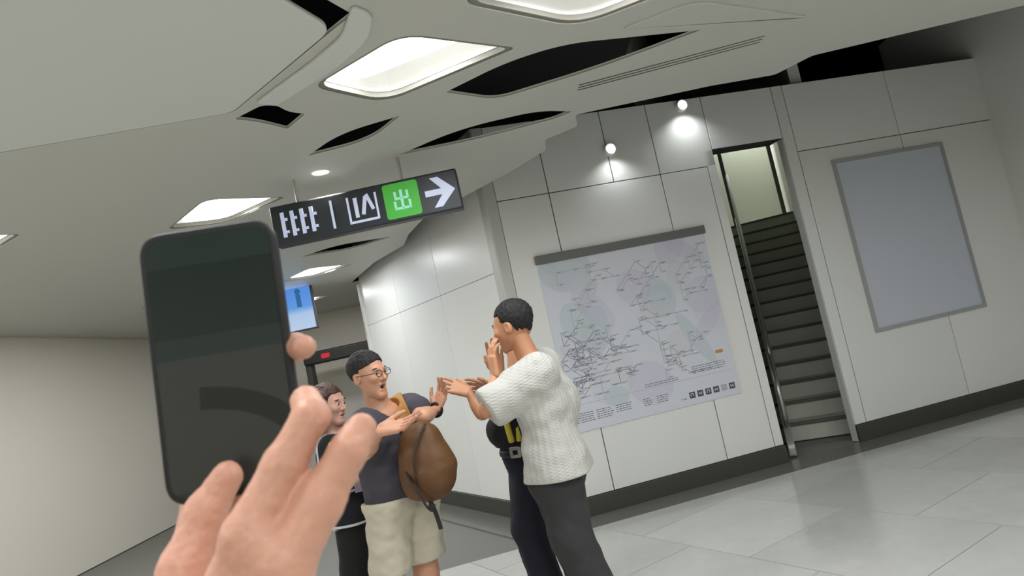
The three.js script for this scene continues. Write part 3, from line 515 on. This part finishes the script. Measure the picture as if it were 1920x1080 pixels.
  for (const [a, o] of [[aR, tR], [aL, tL]]) shoe(a, o, base, t, std([210, 208, 202], 0.6));

  // his brown shoulder bag
  const bag = thing('shoulder_bag', 'brown canvas backpack hanging from the shoulder of the man in shorts', 'bag', [-0.4, 0.9, -2.98]);
  const B = bag.position.toArray(), c0 = [-0.5119, 1.09, -2.96], bagUp = unit([-0.1, 1, 0]);
  const bc = [cap([-0.5212, 1.17, -2.99], [-0.51, 1.049, -2.97], 0.095, 0.112, 0.05), cap([-0.5675, 1.137, -3], [-0.5763, 1.011, -3], 0.062, 0.06, 0.06), cap([-0.4718, 1.075, -2.97], [-0.5033, 1.013, -2.97], 0.07, 0.07, 0.05)];
  const leather = std([104, 70, 32], 0.62, { map: noiseTexture(128, [225, 215, 200], 60, 4, [4, 4]) }), dark = std([52, 36, 22], 0.7), blackStrap = std([30, 26, 26], 0.7);
  mesh('bag_body', relocate(nets(wrinkle(field(bc), 0.008, 9, 9, 4), boundsOf(bc, 0.04), 0.008), B), leather, bag);
  mesh('seam', tube([[-0.4832, 1.256, -2.93], [-0.523, 1.191, -2.88], [-0.5496, 1.111, -2.86], [-0.5469, 1.02, -2.87]].map((p) => sub(p, B)), 0.006, 40, 8), dark, bag);
  const strapGeo = (pts, w, th) => { const c = new THREE.CatmullRomCurve3(pts.map((p) => V(sub(p, B)))); return new THREE.ExtrudeGeometry(new THREE.Shape([[-th, -w], [th, -w], [th, w], [-th, w]].map((p) => new THREE.Vector2(...p))), { steps: 36, extrudePath: c, bevelEnabled: false }); };
  { // a wide band lying on the shirt, over the shoulder and down to the bag
    const p1 = [-0.62, 1.386, -3.1], p2 = [-0.548, 1.151, -3], nn = unit(cross(sub(p2, p1), [0.18, 0.12, 1]));
    const fb = (x, y, z) => Math.max(ft(x, y, z) - 0.012, -(ft(x, y, z) + 0.004), Math.abs(dot(nn, sub([x, y, z], p1))) - 0.033, -dot(sub([x, y, z], chest), fwd) - 0.06, y - (p1[1] + 0.06), p2[1] - y);
    mesh('shoulder_strap', relocate(nets(fb, [add(p2, [-0.35, -0.02, -0.4]), add(p1, [0.35, 0.08, 0.3])], 0.006), B), std([158, 112, 50], 0.7), bag);
  }
  mesh('lower_strap', strapGeo([[-0.6095, 1.089, -2.93], [-0.5744, 1.032, -2.86], [-0.5466, 0.9694, -2.86], [-0.5252, 0.9118, -2.88], [-0.5132, 0.9288, -2.9]], 0.014, 0.003), blackStrap, bag);
  mesh('strap_end', strapGeo([[-0.5304, 0.9547, -2.93], [-0.5185, 0.9117, -2.93], [-0.5114, 0.8628, -2.94], [-0.5073, 0.8099, -2.95]], 0.009, 0.003), blackStrap, bag);
}

// ---- man in the white textured shirt
{
  const base = [0.1, 0, -3.12], fwd = unit([-0.9, 0, -0.4]), left = unit([-0.4, 0, 0.9]);
  const pelvis = [0.02331, 0.8807, -3.14], chest = [0.04682, 1.215, -3.14], neck = [0.01574, 1.439, -3.15], headC = [-0.03144, 1.595, -3.16];
  const sL = [0.02668, 1.363, -3], sR = [0.07095, 1.372, -3.3], eL = [-0.2107, 1.26, -2.93], wL = [-0.151, 1.392, -3], eR = [-0.2044, 1.227, -3.2], wR = [-0.1462, 1.39, -3.24];
  const hL = [0.02662, 0.8486, -3.06], hR = [0.003878, 0.8197, -3.22], kL = [0.0278, 0.6296, -3.05], kR = [0.01269, 0.576, -3.25];
  const aL = [[0.1735, 0.2569, -3.02][0], 0.09, -3.02], aR = [[0.138, 0.1724, -3.28][0], 0.09, -3.28], tL = add(aL, [-0.13, -0.06, -0.03]), tR = add(aR, [-0.13, -0.06, -0.04]);
  const t = thing('person', 'man in white textured shirt and black trousers seen from behind, hand at his face', 'person', base);
  const hd = headParts(headC, [-0.88, -0.12, -0.42], [-0.02, 1, 0], 0.93);
  const J = { pelvis, chest, neck, left, sR, sL, head: headC };
  const caps = [...torsoCaps(J), ...legCaps(hR, kR, aR, tR), ...legCaps(hL, kL, aL, tL), ...armCaps(sR, eR, wR, 0.9), ...armCaps(sL, eL, wL, 1)];
  const hl = handCaps(wL, [0.02, 0.98, -0.2], [0.9, 0.1, -0.4], -1, 0.95, [0.2, 0.35, 0.35, 0.35, 0.4]), hr = handCaps(wR, [0.05, 1, 0.1], [0.3, 0, 1], 1, 0.95, [0.2, 0.3, 0.3, 0.3, 0.3]);
  mesh('body', relocate(merge([nets(field(caps, -0.004), boundsOf(caps, 0.03), 0.012), hd.geo(), handMesh(hl), handMesh(hr)]), base), SK2, t);
  eyes(hd, t, base);
  const hairF = (x, y, z) => { const p = hd.loc(x, y, z), g = nz(x * 90, y * 60, z * 90) * 0.004; const q = hd.el(p, [0, 0.038, -0.016], [0.086, 0.094, 0.103]) + g; const line = p[1] - (p[2] > 0.03 ? 0.06 : p[2] > -0.03 ? -0.004 + (p[2] + 0.03) * 0.5 : -0.07); return smax(q, -line, 0.014) * hd.s; };
  mesh('hair', relocate(nets(hairF, hd.bounds.map((b, i) => b.map((v) => v + (i ? 0.02 : -0.02))), 0.005), base), hairMat, t);
  const shirtCaps = [...torsoCaps(J).filter((c) => c.b !== headC), cap(sL, mix3(sL, eL, 0.9), 0.074, 0.08, 0.05), cap(sR, mix3(sR, eR, 0.8), 0.07, 0.078, 0.05), cap([0.03543, 0.9764, -3.06], [0.04073, 0.8692, -3.06], 0.117, 0.127, 0.08), cap([0.03465, 0.9529, -3.2], [0.03779, 0.8413, -3.2], 0.114, 0.122, 0.08)];
  let f = wrinkle(field(shirtCaps, 0.012), 0.015, 6, 9, 12);
  const hem = [0.03229, 0.8988, -3.05][1], nk = field([cap(mix3(neck, headC, 0.02), headC, 0.066, 0.09)]);
  const wend = unit(sub(eL, sL)), cutL = dot(wend, mix3(sL, eL, 1.02)), nearL = mix3(sL, eL, 0.9);
  const ft = (x, y, z) => { let d = smax(smax(f(x, y, z), hem - y, 0.01), -nk(x, y, z), 0.01); const pr = Math.hypot(x - nearL[0], y - nearL[1], z - nearL[2]); if (pr < 0.16) d = smax(d, dot(wend, [x, y, z]) - cutL, 0.012); return d; };
  mesh('shirt', relocate(nets(ft, boundsOf(shirtCaps, 0.05), 0.009, [pelvis[0] + 0.0, pelvis[2] + 0.01]), base), cloth([188, 186, 180], knit, 0.004), t);
  const trCaps = [cap(add(pelvis, left, -0.06), add(pelvis, left, 0.06), 0.108, 0.108, 0.05), cap(hL, kL, 0.1, 0.083, 0.03), cap(kL, aL, 0.083, 0.082, 0.03), cap(hR, kR, 0.098, 0.08, 0.03), cap(kR, aR, 0.08, 0.08, 0.03)];
  mesh('trousers', relocate(nets(above(below(wrinkle(field(trCaps, 0.006), 0.009, 9, 10, 5), hem + 0.06), 0.05), boundsOf(trCaps, 0.04), 0.011, [pelvis[0], pelvis[2]]), base), cloth([50, 49, 50], weave, 0.001), t);
  for (const [a, o] of [[aR, tR], [aL, tL]]) shoe(a, o, base, t, std([32, 32, 34], 0.5));
}

// ---- staff member behind him: black vest with yellow, both hands held out
{
  const base = [0.03, 0, -3.5], fwd = unit([-0.97, 0, 0.1]), left = unit([0.1, 0, 0.99]);
  const pelvis = [-0.09704, 0.876, -3.5], chest = [-0.09371, 1.161, -3.5], neck = [-0.05368, 1.386, -3.5], headC = [-0.03097, 1.57, -3.5];
  const sL = [-0.03576, 1.303, -3.36], sR = [-0.0605, 1.319, -3.64], eL = [-0.2654, 1.22, -3.3], wL = [-0.3123, 1.33, -3.32], eR = [-0.1366, 1.168, -3.66], wR = [-0.2026, 1.298, -3.55];
  const hL = [-0.106, 0.8379, -3.43], hR = [-0.1261, 0.8162, -3.56], kL = [-0.1651, 0.6142, -3.43], kR = [-0.1802, 0.5907, -3.58], aL = [[-0.08989, 0.2277, -3.42][0], 0.09, -3.42], aR = [[-0.1337, 0.1898, -3.58][0], 0.09, -3.58];
  const tL = add(aL, [-0.13, -0.06, 0]), tR = add(aR, [-0.13, -0.06, 0]);
  const t = thing('person', 'person in black and yellow top and navy trousers mostly hidden behind the man in white', 'person', base);
  const hd = headParts(headC, [-0.98, -0.02, -0.1], [0, 1, 0], 0.86);
  const J = { pelvis, chest, neck, left, sR, sL, head: headC, w: 0.92 };
  const caps = [...torsoCaps(J), ...legCaps(hR, kR, aR, tR, 0.95), ...legCaps(hL, kL, aL, tL, 0.95), ...armCaps(sR, eR, wR, 0.9), ...armCaps(sL, eL, wL, 0.95)];
  const hl = handCaps(wL, [-0.82, 0.42, -0.3], [-0.2, -0.55, -0.75], 1, 0.96, [0.1, 0.2, 0.2, 0.22, 0.25], 1.3), hr = handCaps(wR, [-0.9, 0.4, 0.1], [-0.3, -0.3, 0.9], -1, 0.95, [0.1, 0.3, 0.3, 0.3, 0.35]);
  mesh('body', relocate(merge([nets(field(caps, -0.004), boundsOf(caps, 0.03), 0.012), hd.geo(), handMesh(hl), handMesh(hr)]), base), SK2, t);
  eyes(hd, t, base);
  const hairF = (x, y, z) => { const p = hd.loc(x, y, z); return smax(hd.el(p, [0, 0.04, -0.014], [0.083, 0.088, 0.1]), -(p[1] - (p[2] > 0.02 ? 0.06 : p[2] > -0.04 ? 0.015 : -0.05)), 0.014) * hd.s; };
  mesh('hair', relocate(nets(hairF, hd.bounds.map((b, i) => b.map((v) => v + (i ? 0.02 : -0.02))), 0.006), base), hairMat, t);
  const top = [...torsoCaps(J).filter((c) => c.b !== headC), cap([-0.1857, 1.101, -3.46], [-0.1594, 1.074, -3.5], 0.082, 0.1, 0.03), cap(sL, mix3(sL, eL, 0.5), 0.068, 0.07, 0.04), cap(sR, mix3(sR, eR, 0.5), 0.064, 0.066, 0.04)];
  const hem = [-0.1521, 1.014, -3.45][1];
  const vest = mesh('vest', relocate(nets(above(wrinkle(field(top, 0.01), 0.005, 8, 9, 3), hem), boundsOf(top, 0.04), 0.01, [pelvis[0], pelvis[2]]), base), cloth([26, 25, 30], weave, 0.001), t);
  const yel = std([206, 190, 62], 0.6), stripe = (pts, r) => tube(pts.map((p) => sub(p, base)), r, 24, 8);
  mesh('yellow_stripe', merge([stripe([[-0.1598, 1.182, -3.35], [-0.1604, 1.127, -3.33], [-0.156, 1.051, -3.35]], 0.016), stripe([[-0.1163, 1.163, -3.35], [-0.1129, 1.116, -3.34], [-0.1196, 1.048, -3.35]], 0.016)]), yel, vest);
  const trCaps = [cap(add(pelvis, left, -0.05), add(pelvis, left, 0.05), 0.104, 0.104, 0.05), cap(add(pelvis, [-0.02, 0.1, 0.04]), add(pelvis, [-0.02, 0.1, -0.04]), 0.106, 0.106, 0.05), cap(hL, kL, 0.096, 0.078, 0.03), cap(kL, aL, 0.076, 0.066, 0.03), cap(hR, kR, 0.094, 0.074, 0.03), cap(kR, aR, 0.072, 0.064, 0.03)];
  mesh('trousers', relocate(nets(above(below(wrinkle(field(trCaps, 0.005), 0.006, 9, 10, 15), hem + 0.015), 0.05), boundsOf(trCaps, 0.04), 0.011, [pelvis[0], pelvis[2]]), base), cloth([20, 20, 34], weave, 0.001), t);
  const bp = sub([-0.1474, 1.003, -3.315], base), belt = mesh('belt', relocate(nets((x, y, z) => smax(field(trCaps, 0.014)(x, y, z), Math.abs(y - hem + 0.022) - 0.018, 0.004), boundsOf(trCaps.slice(0, 1), 0.05), 0.009), base), std([24, 22, 24], 0.5), t);
  const ring = roundPath([[-0.028, -0.024], [0.028, -0.024], [0.028, 0.024], [-0.028, 0.024]], 0.006); ring.holes.push(roundPath([[-0.016, -0.012], [0.016, -0.012], [0.016, 0.012], [-0.016, 0.012]], 0.003, THREE.Path));
  mesh('buckle', new THREE.ExtrudeGeometry(ring, { depth: 0.006, bevelEnabled: true, bevelSize: 0.002, bevelThickness: 0.002 }).rotateY(-0.5).translate(...bp), M.steel, belt);
  for (const [a, o] of [[aR, tR], [aL, tL]]) shoe(a, o, base, t, std([24, 24, 26], 0.5));
}

// ---- woman behind the raised fingers
{
  const base = [-0.9, 0, -3.45], fwd = unit([0.9, 0, 0.3]), left = unit([0.3, 0, -0.95]);
  const pelvis = [-0.9993, 0.8768, -3.5], chest = [-1.006, 1.127, -3.5], neck = [-1.049, 1.278, -3.5], headC = [-1.033, 1.405, -3.46];
  const sR = [-1.025, 1.196, -3.36], sL = [-1.013, 1.179, -3.64], eR = [-1.02, 0.9923, -3.3], wR = [-0.8796, 1.054, -3.16], eL = [-1.032, 0.9316, -3.72], wL = [-0.9237, 0.9781, -3.52];
  const hR = [-1.005, 0.842, -3.43], hL = [-1.002, 0.8114, -3.57], kR = [-1.035, 0.5906, -3.42], kL = [-1.028, 0.5485, -3.56], aR = [kR[0] + 0.0, 0.09, -3.44], aL = [kL[0] + 0.02, 0.09, -3.58];
  const tR = add(aR, [0.13, -0.06, 0.03]), tL = add(aL, [0.13, -0.06, 0.03]);
  const t = thing('person', 'woman in black vest with white piping and yellow, partly hidden by the raised fingers', 'person', base);
  const hd = headParts(headC, [0.93, -0.1, 0.3], [0, 1, 0], 0.86, 0.004, 0.8);
  const J = { pelvis, chest, neck, left, sR, sL, head: headC, w: 0.82 };
  const caps = [...torsoCaps(J), ...legCaps(hR, kR, aR, tR, 0.85), ...legCaps(hL, kL, aL, tL, 0.85), ...armCaps(sR, eR, wR, 0.75), ...armCaps(sL, eL, wL, 0.75)];
  const hr = handCaps(wR, [0.9, 0.2, 0.1], [0, 0.9, -0.3], 1, 0.88), hl = handCaps(wL, [0.9, 0.2, 0.3], [0, 0.9, 0.3], -1, 0.88);
  mesh('body', relocate(merge([nets(field(caps, -0.004), boundsOf(caps, 0.03), 0.012), hd.geo(), handMesh(hr, 0.004), handMesh(hl, 0.004)]), base), SK4, t);
  eyes(hd, t, base);
  const tailCap = cap(hd.world(0, 0.0, -0.1), hd.world(0, -0.13, -0.1), 0.05, 0.03), sideCaps = [-1, 1].map((e) => cap(hd.world(0.07 * e, 0.055, 0.02), hd.world(0.072 * e, -0.13, -0.03), 0.026, 0.034));
  const hairF = (x, y, z) => { const p = hd.loc(x, y, z), g = nz(x * 80, y * 30, z * 80) * 0.004; let d = smax(hd.el(p, [0, 0.04, -0.016], [0.087, 0.093, 0.104]) + g, -(p[1] - (p[2] > 0.02 ? 0.06 : -0.06)), 0.014) * hd.s; for (const c of [tailCap, ...sideCaps]) d = smin(d, capDist(c, x, y, z) + g, 0.02); return d; };
  mesh('hair', relocate(nets(hairF, [add(headC, [-0.2, -0.24, -0.2]), add(headC, [0.16, 0.16, 0.2])], 0.006), base), hairWarm, t);
  const top = [...torsoCaps(J).filter((c) => c.b !== headC), cap(sR, mix3(sR, eR, 0.6), 0.052, 0.055, 0.03), cap(sL, mix3(sL, eL, 0.6), 0.052, 0.055, 0.03), cap([-0.9975, 0.9217, -3.42], [-1.004, 0.8313, -3.42], 0.1, 0.098, 0.06)];
  const hem = [-1.021, 0.8165, -3.4][1], fv = above(wrinkle(field(top, 0.012), 0.005, 9, 9, 6), hem);
  const vest = mesh('vest', relocate(nets(fv, boundsOf(top, 0.04), 0.009, [pelvis[0], pelvis[2]]), base), cloth([22, 24, 30], weave, 0.001), t);
  // piping: thin slices of the same surface, a little proud
  const proud = (x, y, z) => fv(x, y, z) - 0.006;
  const line = (name, pred, mat) => mesh(name, relocate(nets((x, y, z) => smax(smax(proud(x, y, z), -(fv(x, y, z) + 0.004), 0.002), pred(x, y, z), 0.003), [add(boundsOf(top, 0.04)[0], [0, 0, 0]), boundsOf(top, 0.04)[1]], 0.007), base), mat, vest);
  const fr = (x, y, z) => dot(sub([x, y, z], pelvis), fwd), lf = (x, z) => dot(sub([x, 0, z], [pelvis[0], 0, pelvis[2]]), left);
  const pipe = std([206, 208, 214], 0.6), yel = std([214, 196, 52], 0.6);
  line('white_piping', (x, y, z) => Math.min(Math.abs(y - hem - 0.012) - 0.008, Math.max(Math.abs(y - hem - 0.17) - 0.007, -lf(x, z) - 0.5), Math.max(Math.abs(fr(x, y, z) + 0.02) - 0.007, lf(x, z))), pipe);
  line('yellow_stripe', (x, y, z) => Math.max(Math.abs(fr(x, y, z) - 0.06) - 0.014, hem + 0.19 - y, y - hem - 0.42, lf(x, z)), yel);
  mesh('badge', rbox(0.05, 0.085, 0.006, 0.004).rotateY(0.5).translate(...sub([-0.9029, 1.023, -3.28], base)), std([190, 176, 204], 0.4), vest);
  mesh('lanyard', tube([[-0.9941, 1.191, -3.42], [-0.9181, 1.143, -3.34], [-0.9011, 1.052, -3.285]].map((p) => sub(p, base)), 0.005, 24, 6), std([90, 60, 120], 0.7), vest);
  const trCaps = [cap(add(pelvis, left, -0.05), add(pelvis, left, 0.05), 0.098, 0.098, 0.05), cap(hR, kR, 0.088, 0.07, 0.03), cap(kR, aR, 0.07, 0.062, 0.03), cap(hL, kL, 0.088, 0.07, 0.03), cap(kL, aL, 0.07, 0.062, 0.03)];
  mesh('trousers', relocate(nets(above(below(wrinkle(field(trCaps, 0.004), 0.005, 9, 10, 25), hem + 0.05), 0.05), boundsOf(trCaps, 0.04), 0.011), base), cloth([20, 20, 20], weave, 0.001), t);
  for (const [a, o] of [[aR, tR], [aL, tL]]) shoe(a, o, base, t, std([24, 24, 26], 0.5));
}

// ---- the nearest person: two hands and forearms at a phone
const PZ = -0.40;
{
  const base = [-0.22, 1.3, -0.2];
  const t = thing('person', 'blurred nearest person, raised fingers of the right hand close before the phone', 'person', base);
  // right hand, back towards the camera
  const iM = [-0.1438, 1.44, -0.322], iP = [-0.1252, 1.467, -0.332], iD = [-0.1102, 1.487, -0.338], iT = [-0.1157, 1.495, -0.352];
  const mM = [-0.1288, 1.422, -0.318], mP = [-0.1102, 1.447, -0.328], mD = [-0.09442, 1.467, -0.334], mT = [-0.08804, 1.476, -0.342];
  const rM = [-0.127, 1.401, -0.322], rP = [-0.1375, 1.414, -0.348], rD = [-0.1589, 1.402, -0.366], rT = [-0.1708, 1.393, -0.36];
  const pM = [-0.1342, 1.377, -0.33], pP = [-0.1441, 1.393, -0.352], pD = [-0.1623, 1.383, -0.366], pT = [-0.1723, 1.377, -0.36];
  const wr = [-0.1983, 1.353, -0.34], tB = [-0.2, 1.381, -0.345], tM = [-0.1976, 1.422, -0.362], tI = [-0.1875, 1.447, -0.374], tT = [-0.1753, 1.463, -0.38];
  const hand = [cap(wr, iM, 0.022, 0.0105, 0.02), cap(wr, mM, 0.022, 0.0105, 0.02), cap(add(wr, [0.006, -0.006, 0]), rM, 0.02, 0.0105, 0.02), cap(add(wr, [0.01, -0.014, 0]), pM, 0.019, 0.0095, 0.02),
    cap(iM, iP, 0.0120, 0.0100, 0.006), cap(iP, iD, 0.0099, 0.0090, 0.005), cap(iD, iT, 0.0086, 0.0080, 0.004), cap(mM, mP, 0.0125, 0.0108, 0.006), cap(mP, mD, 0.0106, 0.0092, 0.005), cap(mD, mT, 0.0086, 0.0078, 0.004),
    cap(mix3(iM, mM, 0.5), mix3(iM, mM, 0.5), 0.0095, 0.0095, 0.008)];
  const lower = [cap(rM, rP, 0.0095, 0.0084, 0.005), cap(rP, rD, 0.0082, 0.0075, 0.004), cap(rD, rT, 0.0074, 0.0066, 0.004), cap(pM, pP, 0.0085, 0.0074, 0.005), cap(pP, pD, 0.0072, 0.0066, 0.004), cap(pD, pT, 0.0066, 0.006, 0.004),
    cap(wr, tB, 0.022, 0.018, 0.02), cap(tB, tM, 0.017, 0.0125, 0.012), cap(tM, tI, 0.0122, 0.0108, 0.006), cap(tI, tT, 0.0105, 0.0085, 0.005)];
  // left hand behind the phone, its fingertips round the right edge
  const w2 = [-0.235, 1.36, PZ - 0.03], fT = [[-0.1256, 1.525, -0.396], [-0.1526, 1.509, -0.418], [-0.1552, 1.492, -0.418], [-0.1587, 1.476, -0.418]], k4 = [0, 1, 2, 3].map((i) => [-0.1832, 1.536, -0.43].map((v, j) => v + [0.004, -0.017, 0][j] * i));
  const left2 = []; k4.forEach((k, i) => { const b = add(mix3(k, fT[i], 0.8), [0, 0, i ? -0.008 : -0.014]); left2.push(cap(w2, k, 0.018, 0.0105, 0.02), cap(k, b, 0.009, 0.0082, 0.006), cap(b, fT[i], 0.0082, 0.0072, 0.004)); });
  const eR = [-0.38, 1.05, -0.1], eL = [-0.46, 1.06, -0.2];
  const fore = [cap(wr, mix3(wr, eR, 0.4), 0.024, 0.036, 0.03), cap(mix3(wr, eR, 0.35), eR, 0.036, 0.042, 0.03), cap(w2, mix3(w2, eL, 0.4), 0.024, 0.034, 0.03), cap(mix3(w2, eL, 0.35), eL, 0.034, 0.04, 0.03)];
  const all = [...hand, ...lower], ff = field(all), fine = (x, y, z) => { const d = ff(x, y, z); return d > 0.01 ? d : d + 0.0004 * nz(x * 260, y * 260, z * 260) + 0.0003 * nz(x * 700, y * 700, z * 700); };
  mesh('body', relocate(merge([nets(fine, boundsOf(all, 0.01), 0.0022), nets(field(left2), boundsOf(left2, 0.01), 0.003), nets(field(fore), boundsOf(fore, 0.02), 0.007)]), base), SKF, t);
  const ed = unit(sub(eR, wr)), ed2 = unit(sub(eL, w2)), sl = [[wr, eR, ed], [w2, eL, ed2]].map(([w, e, d]) => { const c = [cap(mix3(w, e, 0.75), add(e, d, 0.1), 0.05, 0.06)]; return nets(field(c), boundsOf(c, 0.01), 0.01); });
  mesh('sleeve', relocate(merge(sl), base), cloth([40, 42, 52], weave, 0.001), t);

  // the phone: screen towards the camera
  const pc = [-0.1763, 1.529, -0.4], ph = thing('phone', 'dark phone held upright close to the camera at the left', 'phone', pc);
  ph.rotation.set(-0.03, 0.1, -0.035);
  mesh('case', rbox(0.0755, 0.156, 0.0085, 0.004).translate(0, 0, -0.004), std([16, 17, 17], 0.5), ph);
  const rr = (w, h, r) => roundPath([[-w, -h], [w, -h], [w, h], [-w, h]], r);
  const edge = rr(0.0384, 0.0786, 0.013);
  ph.children[0].geometry = new THREE.ExtrudeGeometry(edge, { depth: 0.006, bevelEnabled: true, bevelSize: 0.0015, bevelThickness: 0.0015, bevelSegments: 3, curveSegments: 10 }).translate(0, 0, -0.008);
  const scr = canvasTexture(256, 512, (g, w, h) => { g.fillStyle = '#1c2a26'; g.fillRect(0, 0, w, h); g.fillStyle = '#0f1f1a'; g.fillRect(0, h * 0.12, w, h * 0.28); g.fillStyle = '#30332f'; g.fillRect(0, h * 0.48, w, h * 0.5); g.strokeStyle = '#161a18'; g.lineWidth = 44; g.beginPath(); g.moveTo(w * 0.3, h * 0.64); g.quadraticCurveTo(w * 0.8, h * 0.66, w * 1.02, h * 0.8); g.stroke(); });
  const sg = new THREE.ExtrudeGeometry(rr(0.0362, 0.0764, 0.011), { depth: 0.0006, bevelEnabled: false, curveSegments: 10 }), ps = sg.attributes.position, uvs = sg.attributes.uv;
  for (let i = 0; i < ps.count; i++) uvs.setXY(i, ps.getX(i) / 0.0724 + 0.5, ps.getY(i) / 0.1528 + 0.5);
  mesh('screen', sg.translate(0, 0, -0.0004), std([255, 255, 255], 0.25, { map: scr }), ph);
}
renderer.render(scene, camera);
